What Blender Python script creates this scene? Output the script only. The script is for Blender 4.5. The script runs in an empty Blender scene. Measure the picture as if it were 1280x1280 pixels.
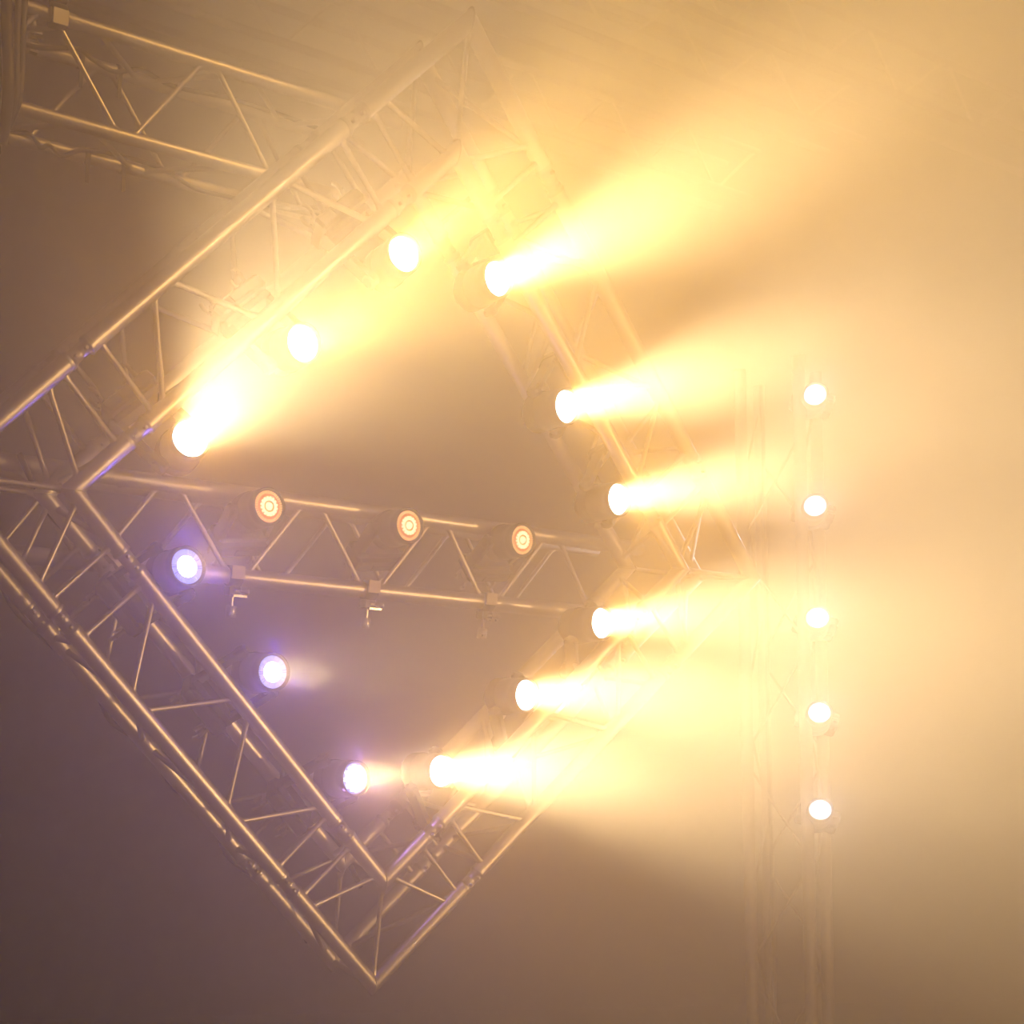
import bpy, math, random
import numpy as np
from mathutils import Vector, Matrix
random.seed(7)
scn = bpy.context.scene
COL = scn.collection
V = Vector
PI = math.pi

# ------------------------------------------------------------------ camera
F, CX, CY = 1557.1, 394.4, 1046.4          # pixels, of the 1280 x 1280 frame
ROLL = 0.02
EYE = V((0, 0, 2.0))
_k = 1 / math.sqrt(1 + ROLL * ROLL)
RIGHT, DOWN, FWD = V((_k, 0, -ROLL * _k)), V((-ROLL * _k, 0, -_k)), V((0, 1, 0))


def W(x, y, z):
    """metres right of, below and ahead of the eye -> world"""
    return EYE + RIGHT * x + DOWN * y + FWD * z


def D(x, y, z):
    return RIGHT * x + DOWN * y + FWD * z


def P(px, py, d):
    return W((px - CX) / F * d, (py - CY) / F * d, d)


def pix(p):
    q = p - EYE
    z = q.dot(FWD)
    return CX + F * q.dot(RIGHT) / z, CY + F * q.dot(DOWN) / z, z


cam = bpy.data.cameras.new('camera')
cam.sensor_width = 36
cam.lens = 36 * F / 1280
cam.shift_x = (640 - CX) / 1280
cam.shift_y = (CY - 640) / 1280
cam.clip_start, cam.clip_end = 0.05, 100
co = bpy.data.objects.new('camera', cam)
COL.objects.link(co)
M = Matrix.Identity(4)
for i, v in enumerate((RIGHT, -DOWN, -FWD)):
    for r in range(3):
        M[r][i] = v[r]
M.translation = EYE
co.matrix_world = M
scn.camera = co

# ------------------------------------------------------------------ materials


def mat(name, col, rough=.5, metal=0., noise=0., scale=30., bump=0.):
    m = bpy.data.materials.new(name)
    m.use_nodes = True
    nt = m.node_tree
    b = nt.nodes['Principled BSDF']
    b.inputs['Base Color'].default_value = (*col, 1)
    b.inputs['Roughness'].default_value = rough
    b.inputs['Metallic'].default_value = metal
    if noise:
        tc = nt.nodes.new('ShaderNodeTexCoord')
        tx = nt.nodes.new('ShaderNodeTexNoise')
        tx.inputs['Scale'].default_value = scale
        tx.inputs['Detail'].default_value = 4
        mr = nt.nodes.new('ShaderNodeMapRange')
        mr.inputs['To Min'].default_value = max(0, rough - noise)
        mr.inputs['To Max'].default_value = min(1, rough + noise)
        nt.links.new(tc.outputs['Object'], tx.inputs['Vector'])
        nt.links.new(tx.outputs['Fac'], mr.inputs['Value'])
        nt.links.new(mr.outputs['Result'], b.inputs['Roughness'])
        if bump:
            bp = nt.nodes.new('ShaderNodeBump')
            bp.inputs['Strength'].default_value = bump
            bp.inputs['Distance'].default_value = .002
            nt.links.new(tx.outputs['Fac'], bp.inputs['Height'])
            nt.links.new(bp.outputs['Normal'], b.inputs['Normal'])
    return m


def emit(name, col, s):
    m = bpy.data.materials.new(name)
    m.use_nodes = True
    nt = m.node_tree
    b = nt.nodes['Principled BSDF']
    b.inputs['Base Color'].default_value = (*[.25 * x for x in col], 1)
    b.inputs['Roughness'].default_value = .3
    b.inputs['Emission Color'].default_value = (*col, 1)
    b.inputs['Emission Strength'].default_value = s
    m.cycles.emission_sampling = 'NONE'
    return m


ALU = mat('brushed_aluminium', (.56, .54, .52), .43, 1, .06, 40)
ALUD = mat('dull_aluminium', (.46, .45, .44), .42, 1, .1, 60)
GREY = mat('haze_toned_aluminium', (.42, .41, .40), .5, 1, .1, 60)  # fading into the haze is put into this tone, for the roof chords
BLACK = mat('black_plastic', (.018, .017, .018), .45, 0, .1, 50, .2)
RUBBER = mat('black_cable_rubber', (.02, .019, .02), .38, 0, .08, 60)
STEEL = mat('zinc_steel', (.7, .68, .62), .3, 1, .1, 80)
WALL = mat('black_drape', (.02, .018, .02), .9, 0, .05, 6)
FLOOR = mat('black_stage_floor', (.03, .028, .03), .6, 0, .1, 4)
LABELGREY = mat('pale_clamp_plate', (.62, .56, .46), .5, 0, .1, 40)
E_WHITE = emit('lamp_white', (1, .96, .88), 14)
E_BLUE_CORE = emit('lamp_cold_white', (.93, .95, 1), 12)
E_BLUE_RING = emit('lamp_blue_ring', (.03, .03, 1.0), .45)
E_BLUE_LED = emit('lamp_blue_led', (.42, .48, 1), 1.0)
E_ORANGE_CORE = emit('lamp_warm_core', (1, .86, .5), 1.6)
E_ORANGE_IN = emit('lamp_warm_inner', (1, .42, .08), .7)
E_ORANGE_RING = emit('lamp_orange_ring', (1, .27, .04), .6)
E_ORANGE_LED = emit('lamp_orange_led', (1, .55, .2), .95)
E_TOWER_RING = emit('lamp_pale_ring', (.80, .86, 1), 2.4)
E_TOWER_DIM = emit('lamp_pale_gap', (.55, .58, .75), 1.0)

# ------------------------------------------------------------------ mesh helpers


class MB:
    def __init__(self):
        self.v, self.f, self.mi, self.sm = [], [], [], []

    def add(self, vs, fs, mi=0, sm=True):
        n = len(self.v)
        self.v += [V(x) for x in vs]
        for f in fs:
            self.f.append([n + i for i in f])
            self.mi.append(mi)
            self.sm.append(sm)

    def lathe(self, c, ax, prof, seg=20, mi=0, up=None, cap=True):
        """prof: (distance along ax, radius)"""
        ax = ax.normalized()
        u = ax.orthogonal().normalized() if up is None else (up - ax * up.dot(ax)).normalized()
        w = ax.cross(u)
        vs, fs = [], []
        for t, r in prof:
            for k in range(seg):
                a = 2 * PI * k / seg
                vs.append(c + ax * t + (u * math.cos(a) + w * math.sin(a)) * r)
        for i in range(len(prof) - 1):
            for k in range(seg):
                k2 = (k + 1) % seg
                fs.append((i * seg + k, i * seg + k2, (i + 1) * seg + k2, (i + 1) * seg + k))
        self.add(vs, fs, mi)
        if cap:
            n = len(vs)
            self.add([vs[k] for k in range(seg)][::-1], [tuple(range(seg))], mi, False)
            self.add(vs[n - seg:], [tuple(range(seg))], mi, False)

    def tube(self, a, b, r, seg=16, mi=0):
        d = b - a
        self.lathe(a, d, [(0, r), (d.length, r)], seg, mi)

    def pipe(self, pts, r, seg=8, mi=0):
        pts = [V(p) for p in pts]
        n = len(pts)
        vs, fs = [], []
        t = (pts[1] - pts[0]).normalized()
        u = t.orthogonal().normalized()
        for i, p in enumerate(pts):
            t = (pts[min(i + 1, n - 1)] - pts[max(i - 1, 0)]).normalized()
            u = (u - t * u.dot(t)).normalized()
            w = t.cross(u)
            for k in range(seg):
                a = 2 * PI * k / seg
                vs.append(p + (u * math.cos(a) + w * math.sin(a)) * r)
        for i in range(n - 1):
            for k in range(seg):
                k2 = (k + 1) % seg
                fs.append((i * seg + k, i * seg + k2, (i + 1) * seg + k2, (i + 1) * seg + k))
        self.add(vs, fs, mi)
        self.add([vs[k] for k in range(seg)][::-1], [tuple(range(seg))], mi, False)
        self.add(vs[-seg:], [tuple(range(seg))], mi, False)

    def box(self, c, ex, ey, ez, bev=.0, mi=0):
        """half-extent vectors ex, ey, ez; chamfered along the ez direction"""
        if bev <= 0:
            sh = [(-1, -1), (1, -1), (1, 1), (-1, 1)]
            ring = [ex * a + ey * b for a, b in sh]
        else:
            bx, by = 1 - bev / ex.length, 1 - bev / ey.length
            sh = [(-bx, -1), (bx, -1), (1, -by), (1, by), (bx, 1), (-bx, 1), (-1, by), (-1, -by)]
            ring = [ex * a + ey * b for a, b in sh]
        n = len(ring)
        if bev <= 0:
            lv = [(-1, 1), (1, 1)]
        else:
            q = 1 - bev / ez.length
            s = 1 - bev / max(ex.length, ey.length)
            lv = [(-1, s), (-q, 1), (q, 1), (1, s)]
        vs, fs = [], []
        for z, s in lv:
            vs += [c + ez * z + r * s for r in ring]
        for i in range(len(lv) - 1):
            for k in range(n):
                k2 = (k + 1) % n
                fs.append((i * n + k, i * n + k2, (i + 1) * n + k2, (i + 1) * n + k))
        fs.append(tuple(range(n))[::-1])
        fs.append(tuple((len(lv) - 1) * n + k for k in range(n)))
        self.add(vs, fs, mi, False)

    def build(self, name, mats, parent=None, base=None):
        me = bpy.data.meshes.new(name)
        off = base if base is not None else (world_loc(parent) if parent is not None else V((0, 0, 0)))
        me.from_pydata([tuple(v - off) for v in self.v], [], self.f)
        for m in (mats if isinstance(mats, (list, tuple)) else [mats]):
            me.materials.append(m)
        me.polygons.foreach_set('material_index', self.mi)
        me.polygons.foreach_set('use_smooth', self.sm)
        me.update()
        import bmesh
        bm = bmesh.new()
        bm.from_mesh(me)
        bmesh.ops.recalc_face_normals(bm, faces=bm.faces)
        bm.to_mesh(me)
        bm.free()
        o = bpy.data.objects.new(name, me)
        COL.objects.link(o)
        if parent is not None:
            o.parent = parent
        else:
            o.location = off
        return o


def world_loc(o):
    p = V((0, 0, 0))
    while o is not None:
        p += o.location
        o = o.parent
    return p


def tag(o, label, cat, group=None, kind=None):
    o['label'], o['category'] = label, cat
    if group:
        o['group'] = group
    if kind:
        o['kind'] = kind
    return o


def empty(name, loc, parent=None):
    o = bpy.data.objects.new(name, None)
    o.empty_display_size = .1
    COL.objects.link(o)
    if parent is not None:
        o.parent = parent
        o.location = loc - world_loc(parent)
    else:
        o.location = loc
    return o


def rod(name, a, b, r, parent, m=None, seg=16):
    mb = MB()
    mb.tube(a, b, r, seg)
    return mb.build(name, m or ALU, parent)


def brace(name, a, b, parent, r=.008, m=None):
    """a diagonal with a small weld bead at each end"""
    mb = MB()
    d = b - a
    L = d.length
    mb.lathe(a, d, [(0, r * 1.7), (.012, r * 1.15), (.02, r), (L - .02, r), (L - .012, r * 1.15), (L, r * 1.7)], 10)
    return mb.build(name, m or ALU, parent)


def inset(a, b, t):
    d = (b - a).normalized()
    return a + d * t, b - d * t


# ------------------------------------------------------------------ stage directions
R_ = [[0.88010319, -0.08846476, -0.46646797], [-0.00553333, 0.9805099, -0.19639177], [0.47475021, 0.17542614, 0.86246038]]
EX = D(*[R_[i][0] for i in range(3)])      # along the trusses, to the right
EYD = D(*[R_[i][1] for i in range(3)])     # down the frame
ED = D(*[R_[i][2] for i in range(3)])      # depth, away from the camera
CENTRE = W(0.30813652, -0.9118449, 3.75891485)
TR = .025                                   # chord tube radius
CW, CD = .2424, .268                        # chord spacings of the frame, across and deep
HD = math.sqrt(2)                           # half diagonal of the 2 m frame


def Q(u, v, z):
    return CENTRE + EX * u - EYD * v + ED * z


CORN = {'T': (0, HD), 'R': (HD, 0), 'B': (0, -HD), 'L': (-HD, 0)}


def on_side(side, s, n, z):
    """s metres along a side from its first corner, n metres inward of its outer chord, z deep"""
    a, b = CORN[side[0]], CORN[side[1]]
    e = ((b[0] - a[0]) / 2, (b[1] - a[1]) / 2)
    nn = (-e[1], e[0])
    if nn[0] * -a[0] + nn[1] * -a[1] < 0:
        nn = (-nn[0], -nn[1])
    return Q(a[0] + e[0] * s + nn[0] * n, a[1] + e[1] * s + nn[1] * n, z)


frame = empty('diamond_truss', Q(0, -HD, CD / 2))
tag(frame, 'large silver square truss frame standing on its corner as a diamond', 'truss')
SIDES = [('LT', 'upper left'), ('TR', 'upper right'), ('RB', 'lower right'), ('BL', 'lower left')]
C0, C1 = .442, .518
for sd, nm in SIDES:
    sec = empty('straight_section', on_side(sd, 1, CW / 2, CD / 2), frame)

    def pt(s, n, z):
        return on_side(sd, s, n, z)
    for n in (0, CW):
        for z in (0, CD):
            rod('chord', pt(C1, n, z), pt(2 - C1, n, z), TR, sec, seg=24)
            for a, b in ((C0, C1), (2 - C1, 2 - C0)):
                mb = MB()
                p0, p1 = pt(a, n, z), pt(b, n, z)
                L = (p1 - p0).length
                mb.lathe(p0, p1 - p0, [(-.004, .0262), (.004, .0275), (.009, .0262), (.011, .0205), (L / 2 - .002, .0205), (L / 2, .0195),
                                       (L / 2 + .002, .0205), (L - .011, .0205), (L - .009, .0262), (L - .004, .0275), (L + .004, .0262)], 20)
                ax = (p1 - p0).normalized()
                for t in (.02, L - .02):     # the tapered pins
                    c = p0 + ax * t
                    k = (pt(1, n, z + 1) - pt(1, n, z)).normalized()
                    mb.lathe(c - k * .033, k, [(0, .004), (.004, .006), (.062, .006), (.066, .004)], 8)
                mb.build('coupler', ALUD, sec)
    # lacing: front and rear faces between the outer and inner chords
    t = TR * .72
    for z in (0, CD):
        for (sa, na), (sb, nb) in [((.545, 0), (.548, 1)), ((.578, 1), (.752, 0)), ((.795, 0), (.968, 1)), ((1.022, 1), (1.195, 0)),
                                   ((1.238, 0), (1.412, 1)), ((1.452, 1), (1.455, 0))]:
            a, b = inset(pt(sa, na * CW, z), pt(sb, nb * CW, z), t)
            brace('brace', a, b, sec)
    # lacing: outer and inner faces between front and rear chords
    for n in (0, CW):
        for (sa, za), (sb, zb) in [((.56, 0), (.56, 1)), ((.60, 1), (.785, 0)), ((.825, 0), (1.0, 1)), ((1.04, 1), (1.215, 0)),
                                   ((1.255, 0), (1.40, 1)), ((1.44, 1), (1.44, 0))]:
            a, b = inset(pt(sa, n, za * CD), pt(sb, n, zb * CD), t)
            brace('brace', a, b, sec)
for i, (sd, nm) in enumerate(SIDES):
    pv = SIDES[i - 1][0]                     # the side that ends at this one's first corner
    cn = sd[0]
    blk = empty('corner_block', on_side(sd, CW / 2, CW / 2, CD / 2), frame)
    for n, nmn in ((0, 'outer'), (CW, 'inner')):
        for z in (0, CD):
            apex = on_side(sd, n, n, z)
            mb = MB()
            ends = [on_side(pv, 2 - C0, n, z), on_side(sd, C0, n, z)]
            # mitred elbow: both legs share the ring in the bisecting plane
            d0, d1 = (ends[0] - apex).normalized(), (ends[1] - apex).normalized()
            nrm = ED.normalized()
            bis = (d0 + d1).normalized()
            rings = []
            seg = 24
            for c, ax in ((ends[0], d0), (apex, None), (ends[1], d1)):
                for_ring = []
                for k in range(seg):
                    a = 2 * PI * k / seg
                    if ax is None:
                        # radial vector seen along either leg is stretched by sqrt 2 in the bisecting plane
                        for_ring.append(c + bis * (math.cos(a) * TR * math.sqrt(2)) + nrm * (math.sin(a) * TR))
                    else:
                        side_v = (bis - ax * bis.dot(ax)).normalized()
                        for_ring.append(c + side_v * (math.cos(a) * TR) + nrm * (math.sin(a) * TR))
                rings.append(for_ring)
            # the bisector ring is (edge lies where both legs meet); cos sign is the same for both legs
            vs = rings[0] + rings[1] + rings[1] + rings[2]
            fs = []
            for j in (0, 2):
                for k in range(seg):
                    k2 = (k + 1) % seg
                    fs.append((j * seg + k, j * seg + k2, (j + 1) * seg + k2, (j + 1) * seg + k))
            mb.add(vs, fs)
            # weld bead in the mitre plane
            mb.pipe([apex + bis * (math.cos(2 * PI * k / 24) * TR * 1.47) + nrm * (math.sin(2 * PI * k / 24) * TR * 1.04) for k in range(25)], .0022, 6)
            mb.build('corner_chord', ALU, blk)
    t = TR * .72
    for z in (0, CD):
        for s_, f_ in ((sd, lambda s: s), (pv, lambda s: 2 - s)):
            for (sa, na), (sb, nb) in [((.415, 0), (.415, 1)), ((.37, 0), (.268, 1))]:
                a, b = inset(on_side(s_, f_(sa), na * CW, z), on_side(s_, f_(sb), nb * CW, z), t)
                brace('corner_brace', a, b, blk)
        a, b = inset(on_side(sd, 0, 0, z), on_side(sd, CW, CW, z), TR * 1.25)
        brace('corner_brace', a, b, blk)
    for s_, f_ in ((sd, lambda s: s), (pv, lambda s: 2 - s)):
        for n, (sa, sb) in ((0, (.40, .06)), (CW, (.42, .29))):
            a, b = inset(on_side(s_, f_(sa), n, 0), on_side(s_, f_(sb), n, CD), t)
            brace('corner_brace', a, b, blk)
    a, b = inset(on_side(sd, 0, 0, 0), on_side(sd, 0, 0, CD), TR)
    brace('corner_brace', a, b, blk)


# ------------------------------------------------------------------ straight box trusses
def box_truss(name, label, group, p0, w, dp, t0, t1, pitch, tn, r=.025, rb=.009, ex=EX, ey=EYD, ed=ED, cat='truss', rear_shift=.5, mc=None, mbr=None):
    """p0: a point on the front top chord; the truss runs from t0 to t1 metres along ex; tn: where a front top node is"""
    root = empty(name, p0 + ex * ((t0 + t1) / 2) + ey * (w / 2) + ed * (dp / 2))
    tag(root, label, cat, group)

    def pt(t, a, b):
        return p0 + ex * t + ey * (w * a) + ed * (dp * b)
    for a in (0, 1):
        for b in (0, 1):
            rod('chord', pt(t0, a, b), pt(t1, a, b), r, root, mc, seg=20)
    ins = r * .8
    gap = r * 1.1

    def lace(fa, fb, ph):
        k0 = math.ceil((t0 - ph) / (pitch / 2))
        k1 = math.floor((t1 - ph) / (pitch / 2)) - 1
        for k in range(k0, k1 + 1):
            ta, tb = ph + k * pitch / 2 + gap, ph + (k + 1) * pitch / 2 - gap
            if ta < t0 or tb > t1:
                continue
            a, b = (fa, fb) if k % 2 == 0 else (fb, fa)
            A, B = inset(pt(ta, *a), pt(tb, *b), ins)
            brace('brace', A, B, root, rb, mbr)
    lace((0, 0), (1, 0), tn)
    if name == 'box_truss' and mc is not None:
        return root
    lace((0, 1), (1, 1), tn + pitch * rear_shift)
    lace((0, 0), (0, 1), tn + pitch * .25)
    lace((1, 0), (1, 1), tn + pitch * .25)
    return root


def depth_for(px, py, w, line_y):
    """depth at which a chord w below the point lands on the image line line_y(x)"""
    lo, hi = 1., 30.
    for _ in range(60):
        d = (lo + hi) / 2
        x, y, _z = pix(P(px, py, d) + EYD * w)
        if y > line_y(x):
            lo = d
        else:
            hi = d
    return d


def along(p0, ex, px):
    """t so that p0 + ex t projects to the column px"""
    lo, hi = -6., 12.
    for _ in range(60):
        t = (lo + hi) / 2
        x, y, z = pix(p0 + ex * t)
        if x < px or z < .2:
            lo = t
        else:
            hi = t
    return t


# the truss behind the frame that carries the orange lamps
d = depth_for(295, 617, CW, lambda x: 687.5 + .112 * x)
BT0 = P(295, 617, d * 1.02)          # clear of the frame's rear pipes
BT_D = d
tn = along(BT0, EX, 212)
t2 = along(BT0, EX, 390)
box_truss('box_truss', 'silver horizontal box truss running behind the diamond frame, carrying the orange lamps', 'horizontal trusses',
          BT0, CW * 1.02, CW, along(BT0, EX, -170), along(BT0, EX, 800), t2 - tn, tn, TR, .008)

# the big truss at the upper left
WB = .35
d = depth_for(175, 53, WB, lambda x: 126.5 + .285 * x)
A0 = P(175, 53, d)
A_D = d
tn = along(A0, EX, 58)
t2 = along(A0, EX, 262)
box_truss('box_truss', 'wide silver truss at the upper left crossed by black cables, passing behind the diamond frame', 'horizontal trusses',
          A0, WB, WB * .95, along(A0, EX, -120), along(A0, EX, 500), t2 - tn, tn, .025, .0105)

# three roof trusses farther up in the haze
def roof(px, py, d, ends, n0, n1, label, left, right):
    low = P(px, py, d)
    top = low - EYD * WB
    ta, tb = along(low, EX, n0), along(low, EX, n1)
    return box_truss('box_truss', label, 'horizontal trusses', top, WB, WB, along(low, EX, left), along(low, EX, right),
                     tb - ta, ta + (tb - ta) / 2, .025, .011, mc=GREY)


roof(300, 35, 8.0, None, 350, 478, 'hazy roof truss directly above the wide cable-crossed truss, its lower pipe catching light', -150, 940)
roof(762, 52, 8.6, None, 768, 892, 'faint roof truss in the golden haze just above the diamond tip', -100, 1080)
roof(1014, 72, 9.2, None, 1020, 1124, 'faintest roof truss in the golden haze of the top right corner', 560, 1330)

# ------------------------------------------------------------------ the upright tower
TW_D = 5.16
up = -V((0, 0, 1))
th = math.atan2(44.6, 57.8)
tx = V((math.cos(th), math.sin(th), 0))     # front left chord -> next to the right
ty = V((-math.sin(th), math.cos(th), 0))
# chord 1 (left, deeper) .. use the nearest chord as the origin
near = P(1010.6, 1080, TW_D)
ax_r = V((math.sin(th), math.cos(th), 0))   # towards the right chord
ax_l = V((-math.cos(th), math.sin(th), 0))  # towards the left chord
near_top = V((near.x, near.y, 3.95))
tower = box_truss('truss_tower', 'upright silver truss tower on the right carrying the column of white lamps', 'truss towers',
                  near_top, CW, CW, 0, 3.95 - .02, .9, .3, TR, .0055, ex=V((0, 0, -1)), ey=ax_l, ed=ax_r, cat='truss')
tower['group'] = 'truss towers'
mb = MB()
cxy = near_top + (ax_l + ax_r) * (CW / 2)
mb.box(V((cxy.x, cxy.y, .01)), ax_l * .22, ax_r * .22, V((0, 0, .01)), .004)
mb.build('base_plate', ALUD, tower)


# ------------------------------------------------------------------ lamps
def facets(mb, c, b, u, r0, r1, n, lift, mi, duty=.55, arc=None):
    w = b.cross(u)
    for k in range(n):
        if arc is not None and k not in arc:
            continue
        a0, a1 = 2 * PI * k / n, 2 * PI * (k + duty) / n
        pts = []
        for a, r in ((a0, r0), (a0, r1), (a1, r1), (a1, r0)):
            pts.append(c + (u * math.cos(a) + w * math.sin(a)) * r)
        top = [p + b * lift for p in pts]
        mb.add(pts + top, [(4, 5, 6, 7), (0, 1, 5, 4), (1, 2, 6, 5), (2, 3, 7, 6), (3, 0, 4, 7)], mi, False)


def ring(mb, c, b, u, r0, r1, mi, lift=0., seg=40):
    w = b.cross(u)
    vs, fs = [], []
    for k in range(seg):
        a = 2 * PI * k / seg
        q = u * math.cos(a) + w * math.sin(a)
        vs += [c + q * r0, c + q * r1]
    for k in range(seg):
        k2 = (k + 1) % seg
        fs.append((2 * k, 2 * k + 1, 2 * k2 + 1, 2 * k2))
    mb.add([v + b * lift for v in vs], fs, mi)


def dome(mb, c, b, u, r, h, mi, seg=32, rows=6):
    mb.lathe(c, b, [(h * math.sin(PI / 2 * i / rows), max(.0004, r * math.cos(PI / 2 * i / rows))) for i in range(rows + 1)], seg, mi, u)


def lamp(lens, b, base, face, style, label, group, lr=.0475, chord_dirs=None):
    """lens: centre of the front glass; b: beam direction; base: centre of the base box; face: direction the yoke leaves the base"""
    b = b.normalized()
    root = empty('moving_head_light', base)
    tag(root, label, 'stage light', group)
    piv = lens - b * .09
    face = (piv - base)
    face.normalize()
    sdir = b.cross(face)
    if sdir.length < .2:
        sdir = b.orthogonal()
    sdir.normalize()
    u = sdir
    # head
    mb = MB()
    R = lr + .008
    mb.lathe(lens, b, [(-.006, lr * .99), (.006, lr + .004), (.006, R), (-.03, R + .002), (-.034, R - .003), (-.05, R + .002), (-.09, R + .003),
                       (-.125, R + .002), (-.155, R - .012), (-.17, R - .028), (-.173, .01)], 36, 0, u, cap=False)
    for k in range(7):                       # cooling fins
        t = -.095 - k * .006
        mb.lathe(lens, b, [(t, R + .001), (t + .001, R + .006), (t + .003, R + .006), (t + .004, R + .001)], 36, 0, u, cap=False)
    head = mb.build('head', BLACK, root)
    # lens with its LEDs, a sub-part of the head
    mb = MB()
    mt = []
    if style == 'yellow':
        dome(mb, lens - b * .004, b, u, lr, .010, 0)
        mt = [E_WHITE]
    elif style in ('blue', 'violet'):
        dome(mb, lens - b * .002, b, u, lr * (.62 if style == 'blue' else .9), .012, 0)
        ring(mb, lens, b, u, lr * .55, lr, 1, -.003)
        facets(mb, lens - b * .003, b, u, lr * .66, lr * .98, 44, .004, 2, .6)
        facets(mb, lens - b * .003, b, u, lr * .70, lr * .94, 12, .006, 2, .45)
        mt = [E_BLUE_CORE, E_BLUE_RING, E_BLUE_LED]
    elif style == 'orange':
        dome(mb, lens - b * .002, b, u, lr * .26, .014, 0)
        ring(mb, lens, b, u, lr * .22, lr * .36, 1, .001)
        ring(mb, lens, b, u, lr * .36, lr * .54, 0, .003)
        facets(mb, lens, b, u, lr * .50, lr * .62, 16, .004, 0, .6)
        ring(mb, lens, b, u, lr * .5, lr, 2, -.003)
        facets(mb, lens - b * .003, b, u, lr * .80, lr * .97, 40, .005, 3, .5)
        mt = [E_ORANGE_CORE, E_ORANGE_IN, E_ORANGE_RING, E_ORANGE_LED]
    else:                                    # tower
        dome(mb, lens - b * .002, b, u, lr * .60, .010, 0)
        ring(mb, lens, b, u, lr * .5, lr, 1, -.003)
        facets(mb, lens - b * .003, b, u, lr * .62, lr * .76, 16, .004, 2, .35, arc=(6, 7, 8, 9, 10, 13))
        mt = [E_BLUE_CORE, E_TOWER_RING, E_TOWER_DIM]
    mb.build('lens', mt, head)
    # yoke
    mb = MB()
    arm = R + .022
    for s in (-1, 1):
        p0 = base + face * .03 + sdir * (s * arm)
        p1 = piv + sdir * (s * arm)
        dv = (p1 - p0)
        L = max(dv.length, .02)
        dv = dv / L
        cr = dv.cross(sdir).normalized()
        mb.box((p0 + p1) / 2, cr * .022, dv * (L / 2 + .018), sdir * .009, .004)
        mb.lathe(p1 - sdir * (s * .016), sdir * s, [(0, .02), (.028, .02), (.031, .016)], 16)
    cr = face.cross(sdir).normalized()
    mb.box(base + face * .034, cr * .03, sdir * (arm + .009), face * .010, .004)
    mb.build('yoke', BLACK, root)
    # base with a display side and feet
    mb = MB()
    mb.box(base, cr * .05, sdir * (arm + .012), face * .022, .008)
    mb.box(base + cr * .051, face * .012, sdir * .03, cr * .002, 0)
    mb.build('base', BLACK, root)
    # clamp hooks at the back of the base
    for s in (-1, 1):
        mb = MB()
        c = base - face * .034 + sdir * (s * arm * .8)
        mb.box(c, cr * .016, sdir * .012, face * .012, .003)
        mb.pipe([c - face * .03 + (face * math.cos(a) + cr * math.sin(a)) * .03 for a in [PI * (-.75 + 1.5 * k / 12) for k in range(13)]], .006, 8)
        mb.build('clamp', STEEL, root)
    return root


LIGHTS = []


def beam(lens, b, col, power, spread, size=.085, name='beam'):
    l = bpy.data.lights.new(name, 'AREA')
    l.shape = 'DISK'
    l.size = size
    l.spread = math.radians(spread)
    l.energy = power
    l.color = col
    o = bpy.data.objects.new(name, l)
    COL.objects.link(o)
    o.location = lens + b * .012
    o.rotation_euler = b.to_track_quat('-Z', 'Y').to_euler()
    return o


def spot(loc, b, col, power, ang, blend=1., rad=.04, name='wash'):
    l = bpy.data.lights.new(name, 'SPOT')
    l.energy = power
    l.color = col
    l.spot_size = math.radians(ang)
    l.spot_blend = blend
    l.shadow_soft_size = rad
    o = bpy.data.objects.new(name, l)
    COL.objects.link(o)
    o.location = loc
    o.rotation_euler = b.to_track_quat('-Z', 'Y').to_euler()
    return o


def aim(p, ang_img, theta):
    """a direction theta degrees off the line to the eye, leaning to ang_img (degrees, anticlockwise from right) in the picture"""
    v = (p - EYE).normalized()
    a = math.radians(ang_img)
    e = RIGHT * math.cos(a) - DOWN * math.sin(a)
    e = (e - v * e.dot(v)).normalized()
    t = math.radians(theta)
    return (-v * math.cos(t) + e * math.sin(t)).normalized()


YEL = (1.0, .67, .31)
GOLD = (1.0, .49, .075)
K_BEAM, K_HALO = 1.0, 1.0
# px, py, z in front of the frame, side, image lean, off-axis, style, power, halo, label
FL = [
    (505, 317, 'LT', 38, 37, 'yellow', .25, .6, 'white-glowing yellow beam lamp nearest the diamond tip on its upper left side'),
    (379, 429, 'LT', 24, 33, 'yellow', .25, .6, 'white-glowing yellow beam lamp at the middle of the upper left side of the diamond'),
    (238, 548, 'LT', 48, 27, 'yellow', .6, .75, 'largest glaring yellow beam lamp near the left corner, low on the upper left side'),
    (622, 348, 'TR', 24, 43, 'yellow', 1.2, 1., 'glaring yellow beam lamp highest on the upper right side of the diamond'),
    (708, 508, 'TR', 13, 46, 'yellow', 1.2, 1., 'glaring yellow beam lamp at the middle of the upper right side of the diamond'),
    (773, 624, 'TR', 10, 48, 'yellow', 1.1, 1., 'glaring yellow beam lamp nearest the right corner on the upper right side of the diamond'),
    (752, 779, 'RB', 7, 48, 'yellow', 1.1, 1., 'glaring yellow beam lamp nearest the right corner on the lower right side of the diamond'),
    (658, 869, 'RB', 3, 44, 'yellow', 1.1, .8, 'glaring yellow beam lamp at the middle of the lower right side of the diamond'),
    (552, 964, 'RB', 1, 39, 'yellow', 1.1, .7, 'glaring yellow beam lamp nearest the bottom tip on the lower right side of the diamond'),
    (444, 973, 'BL', 2, 39, 'violet', .22, .3, 'violet-rimmed white lamp nearest the bottom tip on the lower left side of the diamond'),
    (341, 840, 'BL', 3, 33, 'blue', .05, .1, 'blue-ringed white lamp with a faint beam at the middle of the lower left side'),
    (234, 708, 'BL', 20, 32, 'blue', .02, .06, 'largest blue-ringed white lamp just below the left corner of the diamond'),
]


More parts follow.
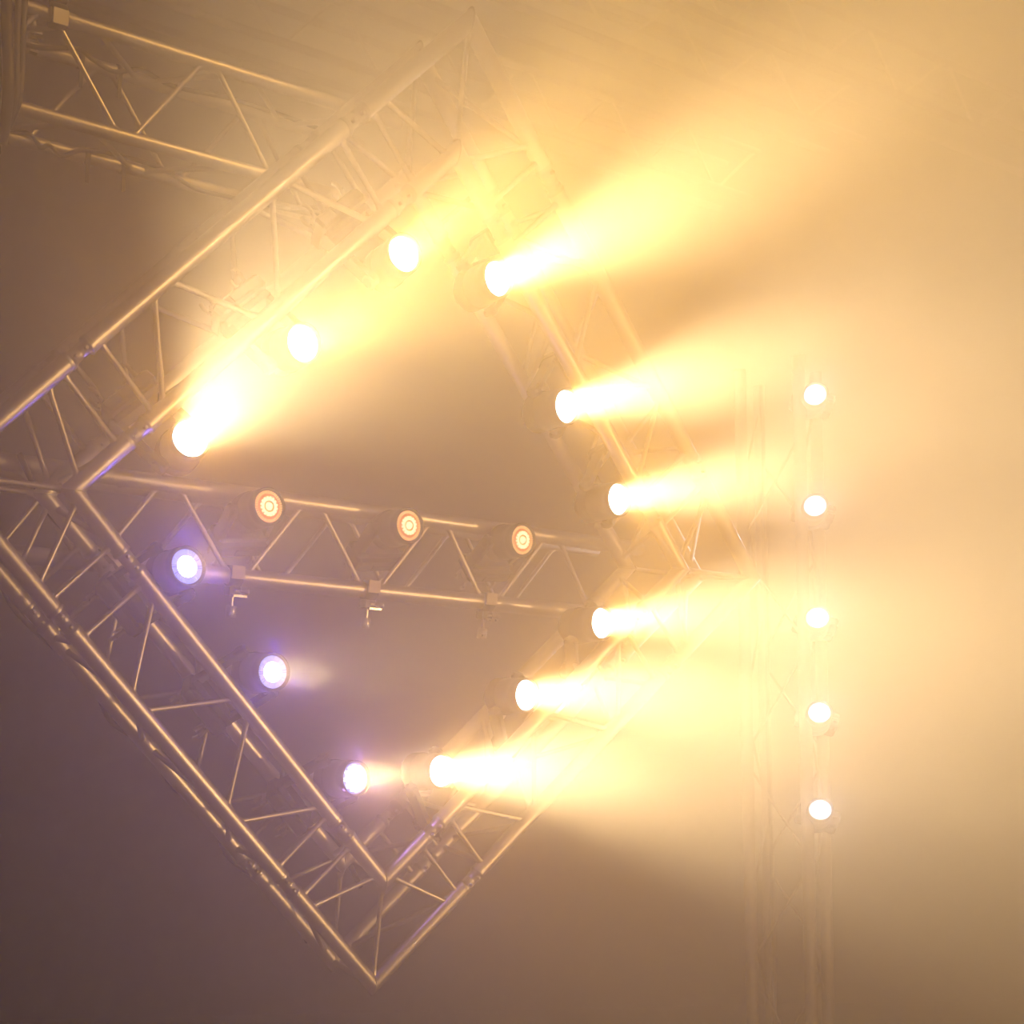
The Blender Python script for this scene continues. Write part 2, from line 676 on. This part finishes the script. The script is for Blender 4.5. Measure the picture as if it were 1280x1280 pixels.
def unproj_frame(px, py, z):
    dv = P(px, py, 1.) - EYE
    nrm = EX.cross(EYD).normalized()
    p0 = CENTRE + ED * z
    return EYE + dv * ((p0 - EYE).dot(nrm) / dv.dot(nrm))


def side_coords(side, p):
    a, b = CORN[side[0]], CORN[side[1]]
    A, B = Q(*a, 0), Q(*b, 0)
    e = (B - A).normalized()
    return (p - A).dot(e)


lens_pos = []
for (px, py, sd, lean, th_, style, pw, hl, lab) in FL:
    lp = unproj_frame(px, py, -.05)
    b = aim(lp, lean, th_)
    s = side_coords(sd, lp - b * .09)
    base = on_side(sd, s, CW - .055, CD * .5 + .01)
    lamp(lp, b, base, None, style, lab, 'beam lamps around the diamond frame')
    lens_pos.append(lp)
    beam(lp, b, (1, .62, .24) if px == 622 else (1, .58, .14) if py < 450 else YEL, 14.5 * pw * K_BEAM, 46 if px == 238 else 36, name='beam_light')
    spot(lp + b * .02, b, GOLD, 46 * hl * K_HALO, 126, 1, 0, 'halo_light')
for i, (k, c) in {9: (7.0, (.55, .30, 1)), 10: (6, (.15, .10, 1)), 11: (8, (.12, .09, 1))}.items():
    px, py, sd, lean, th_, *_ = FL[i]
    b = aim(lens_pos[i], lean, th_)
    q = b.orthogonal().normalized()
    for k3 in range(3):
        r3 = Matrix.Rotation(2 * PI * k3 / 3, 3, b) @ q
        spot(lens_pos[i] + b * .02 + r3 * .066, (b + r3 * .5).normalized(), c, k * .33, 175, .3, 0, 'led_ring_light')

OL = [(336, 633, 18, 33, 'leftmost of the three orange lamps on the truss behind the frame, nearest the left corner'),
      (511, 657, 12, 38, 'middle one of the three orange lamps on the truss behind the frame'),
      (653, 675, 8, 42, 'smallest orange lamp, farthest right on the truss behind the frame')]
for px, py, lean, th_, lab in OL:
    t = along(BT0, EX, px)
    dch = pix(BT0 + EX * t)[2]
    lp = P(px, py, dch - .15)
    b = aim(lp, lean, th_)
    piv = lp - b * .09
    base = piv + ED * .10 + EYD * .085
    lamp(lp, b, base, None, 'orange', lab, 'orange lamps on the rear truss', lr=.0475)
    spot(lp + b * .02, b, (1, .5, .2), .6, 150, .5, 0, 'led_ring_light')

TL = [(1019, 493, 'top white lamp of the column on the right tower'),
      (1019, 632, 'second white lamp from the top on the right tower'),
      (1022, 772, 'middle white lamp of the five on the right tower'),
      (1024.5, 890.5, 'second white lamp from the bottom on the right tower'),
      (1025.5, 1012, 'bottom white lamp of the column on the right tower')]
for px, py, lab in TL:
    lp = P(px, py, TW_D - .06)
    b = aim(lp, 60, 16)
    b = aim(lp, 70, 22)
    piv = lp - b * .09
    base = piv + (piv - EYE).normalized() * .11
    lamp(lp, b, base, None, 'tower', lab, 'white lamps on the right tower', lr=.042)
    spot(lp + b * .02, b, (.86, .82, 1), 4.5, 170, .4, 0, 'led_ring_light')

# ------------------------------------------------------------------ clamps and cables


def clamp_on(p, ex, ey, ed, label, s=1., plate=LABELGREY, group='pipe clamps'):
    """a half coupler round a horizontal pipe whose axis passes p"""
    root = empty('pipe_clamp', p)
    tag(root, label, 'clamp', group)
    mb = MB()
    n = 14
    prof = []
    mb.lathe(p - ex * .021 * s, ex, [(0, .0265), (0, .033 * s), (.042 * s, .033 * s), (.042 * s, .0265)], 20, cap=False)
    mb.box(p + ey * .045 * s, ex * .021 * s, ed * .022 * s, ey * .014 * s, .003)
    mb.build('collar', BLACK, root)
    mb = MB()
    mb.box(p - ed * .035 * s - ey * .012 * s, ex * .022 * s, ey * .020 * s, ed * .003, .001)
    mb.build('plate', plate, root)
    mb = MB()
    c = p + ey * .045 * s - ed * .03 * s
    mb.lathe(c, ex, [(-.004, .004), (.03 * s, .004), (.032 * s, .0075), (.042 * s, .0075)], 8)
    mb.box(c + ex * .012 * s + ey * .014 * s, ex * .024 * s, ed * .005, ey * .004, .001)
    mb.build('wing_nut', STEEL, root)
    mb = MB()
    mb.tube(p + ey * .055 * s, p + ey * .125 * s, .006 * s, 10)
    mb.lathe(p + ey * .09 * s, ey, [(0, .008), (.002, .017 * s), (.034 * s, .017 * s), (.036 * s, .008)], 6)
    mb.build('bolt', STEEL, root)
    return root


BTB = BT0 + EYD * (CW * 1.02)
for px, lab in ((292, 'pale-tagged clamp hanging from the rear truss just right of the large blue-ringed lamp'),
                (461, 'pale-tagged clamp on the rear truss between the left and middle orange lamps'),
                (607, 'hazy clamp on the rear truss between the middle and right orange lamps')):
    clamp_on(BTB + EX * along(BTB, EX, px), EX, EYD, ED, lab)


def cable(pts, r, label, group='black cables', m=None, sub=8):
    """smooth cable through world points (Catmull-Rom)"""
    q = [pts[0]] + list(pts) + [pts[-1]]
    out = []
    for i in range(1, len(q) - 2):
        for k in range(sub):
            t = k / sub
            a, b_, c, d_ = q[i - 1], q[i], q[i + 1], q[i + 2]
            out.append(.5 * ((2 * b_) + (c - a) * t + (2 * a - 5 * b_ + 4 * c - d_) * t * t + (3 * b_ - a - 3 * c + d_) * t ** 3))
    out.append(q[-2])
    mb = MB()
    mb.pipe(out, r, 10)
    o = mb.build('power_cable', m or RUBBER, None, out[0])
    return tag(o, label, 'cable', group)


dl = A_D - .28
cable([P(-14, -60, dl), P(-9, 20, dl), P(-5, 90, dl), P(-8, 150, dl), P(-6, 190, dl + .1)], .022, 'thick black cable at the extreme top left edge beside the wide truss')
cable([P(9, -60, dl - .02), P(8, 20, dl - .03), P(11, 90, dl - .03), P(8, 140, dl), P(2, 180, dl + .05)], .021, 'thick black cable hanging second from the left edge at the top left')
cable([P(22, -60, dl), P(22, 10, dl), P(21, 70, dl), P(21, 110, dl), P(14, 145, dl + .03), P(1, 172, dl + .06)], .011, 'thin black cable whose loop bends left below the wide truss')
cable([P(31, -60, dl + .04), P(31, 0, dl + .04), P(29, 40, dl + .04), P(27, 90, dl + .03), P(23, 128, dl + .03), P(10, 160, dl + .08)], .012, 'black cable in the top left bundle hanging farthest from the picture edge')


def rp(px, a, b, off=0., p0=A0, w=WB, dp=WB * .95):
    """a point on chord (a, b) of the big truss at the column px, off metres towards the viewer"""
    q = p0 + EYD * (w * a) + ED * (dp * b)
    return q + EX * along(q, EX, px) - ED * off


clamp_on(rp(72, 0, 0), EX, -EYD, ED, 'grey-plated clamp with a bright bolt on the top pipe of the wide truss', 1.35, ALUD)
clamp_on(rp(41, 0, 1), EX, -EYD, ED, 'small hook clamp with bright bolts beside the black cables at top left', .8, STEEL)
cable([rp(-40, 0, 1, .03), rp(40, 0, 1, .034) + EYD * .01, rp(92, 0, 1, .03) - EYD * .03, rp(112, 0, 1, .05), rp(140, 0, 1, .04) + EYD * .015, rp(172, 0, 1, .04) - EYD * .02,
       rp(215, 0, 1, .03), rp(300, 0, 1, .03) - EYD * .02, rp(420, 0, 1, .03)], .009, 'black cable draped along the upper rear pipe of the wide truss')
cable([rp(-40, 1, 1, .03), rp(30, 1, 1, .03) - EYD * .02, rp(48, 1, 1, .035) + EYD * .02, rp(58, 1, 1, .035) + EYD * .005, rp(75, 1, 1, .035) + EYD * .03, rp(110, 1, 1, .03) - EYD * .02,
       rp(190, 1, 1, .03) - EYD * .025, rp(240, 1, 1, .03) + EYD * .02, rp(285, 1, 1, .03) + EYD * .02, rp(400, 1, 1, .03)], .009, 'black cable sagging under the lower rear pipe of the wide truss')
for px, a, lab in ((100, 0, 'black cable tie on the upper rear pipe of the wide truss, nearer the cables'), (148, 0, 'black cable tie on the upper rear pipe of the wide truss, nearer the diamond'),
                   (108, 1, 'black cable tie on the lower rear pipe of the wide truss, nearer the cables'), (153, 1, 'black cable tie on the lower rear pipe of the wide truss, nearer the diamond')):
    c = rp(px, a, 1)
    mb = MB()
    mb.lathe(c - EX * .011, EX, [(0, .026), (0, .030), (.022, .030), (.022, .026)], 18, cap=False)
    mb.box(c + EYD * .05 - ED * .026, EX * .009, ED * .003, EYD * .055, .002)
    o = mb.build('cable_tie', RUBBER, None, c)
    tag(o, lab, 'cable tie', 'cable ties')

# cables strapped along the rear pipes of the frame
def side_cable(sd, n, amps, r, label, s0=.12, s1=1.88, zo=.03, no=0.):
    pts = []
    k = len(amps)
    for i, a in enumerate(amps):
        s = s0 + (s1 - s0) * i / (k - 1)
        pts.append(on_side(sd, s, n + a + no, CD + zo * (1 if i % 2 else .6)))
    return cable(pts, r, label, 'cables strapped to the frame')


side_cable('BL', -.02, [.0, .03, .012, -.012, .03, .0, .022, -.012, .028, .0, -.01, .03, .0], .009, 'black cable strapped along the outer rear pipe of the lower left side', zo=.01)
side_cable('BL', CW, [.0, .03, -.02, .02, -.03, .02, .0, .03, -.02, .02], .009, 'black cable strapped along the inner rear pipe of the lower left side', zo=.01)

# safety and signal cable on the tower
nl = near_top + (ax_l + ax_r) * CW
cable([V((nl.x + .004 * math.sin(k * 2.1), nl.y - .03, 3.94 - k * .295)) for k in range(14)], .007, 'thin cable running down the rear pipe of the right tower', m=ALUD)

# ------------------------------------------------------------------ setting
def plane(name, a, b, c, d_, m):
    mb = MB()
    n = (b - a).cross(d_ - a).normalized() * -.1
    mb.add([a, b, c, d_, a + n, b + n, c + n, d_ + n], [(0, 1, 2, 3), (7, 6, 5, 4), (0, 4, 5, 1), (1, 5, 6, 2), (2, 6, 7, 3), (3, 7, 4, 0)], 0, False)
    o = mb.build(name, m)
    o['kind'] = 'structure'
    return o


plane('floor', V((-9, -3, 0)), V((-9, 13.5, 0)), V((14, 13.5, 0)), V((14, -3, 0)), FLOOR)
plane('wall_back', V((-9, 13.5, 0)), V((-9, 13.5, 11)), V((14, 13.5, 11)), V((14, 13.5, 0)), WALL)

hz = bpy.data.materials.new('stage_haze')
hz.use_nodes = True
nt = hz.node_tree
nt.nodes.clear()
out = nt.nodes.new('ShaderNodeOutputMaterial')
vs = nt.nodes.new('ShaderNodeVolumeScatter')
vs.inputs['Color'].default_value = (1, 1, 1, 1)
vs.inputs['Density'].default_value = .15
vs.inputs['Anisotropy'].default_value = .5
nt.links.new(vs.outputs['Volume'], out.inputs['Volume'])
mb = MB()
mb.box(V((2.5, 5.0, 5.4)), V((11, 0, 0)), V((0, 7.5, 0)), V((0, 0, 5.2)))
hzo = mb.build('haze', hz, None, V((2.5, 5.0, .2)))
tag(hzo, 'warm golden stage haze filling the whole space', 'haze', kind='stuff')

# ------------------------------------------------------------------ ambient and render settings
w = bpy.data.worlds.new('World')
w.use_nodes = True
w.node_tree.nodes['Background'].inputs['Color'].default_value = (.022, .011, .026, 1)
w.node_tree.nodes['Background'].inputs['Strength'].default_value = 1.0
scn.world = w
# two lights added out of view, to put warm highlights on the pipes
spot(W(8, .2, .2), (W(-.7, -.15, 3.5) - W(8, .2, .2)).normalized(), (1, .56, .20), 4600, 30, 1., .2, 'added_side_light')  # added from the right, for the frame's left and lower pipes

spot(W(4, -5.3, 2.5), (W(-.65, -2.7, 4.4) - W(4, -5.3, 2.5)).normalized(), (1, .52, .13), 2200, 24, 1., .2, 'added_top_light')  # unseen, added to brighten the big truss at the upper left
scn.view_settings.view_transform = 'Standard'
scn.view_settings.look = 'None'
scn.view_settings.gamma = 1
scn.view_settings.use_curve_mapping = False
scn.view_settings.exposure = 0
c = scn.cycles
c.use_denoising = True
c.max_bounces = 4
c.diffuse_bounces = 1
c.glossy_bounces = 2
c.transmission_bounces = 1
c.volume_bounces = 1
c.transparent_max_bounces = 4
c.sample_clamp_indirect = 4
c.caustics_reflective = False
c.caustics_refractive = False
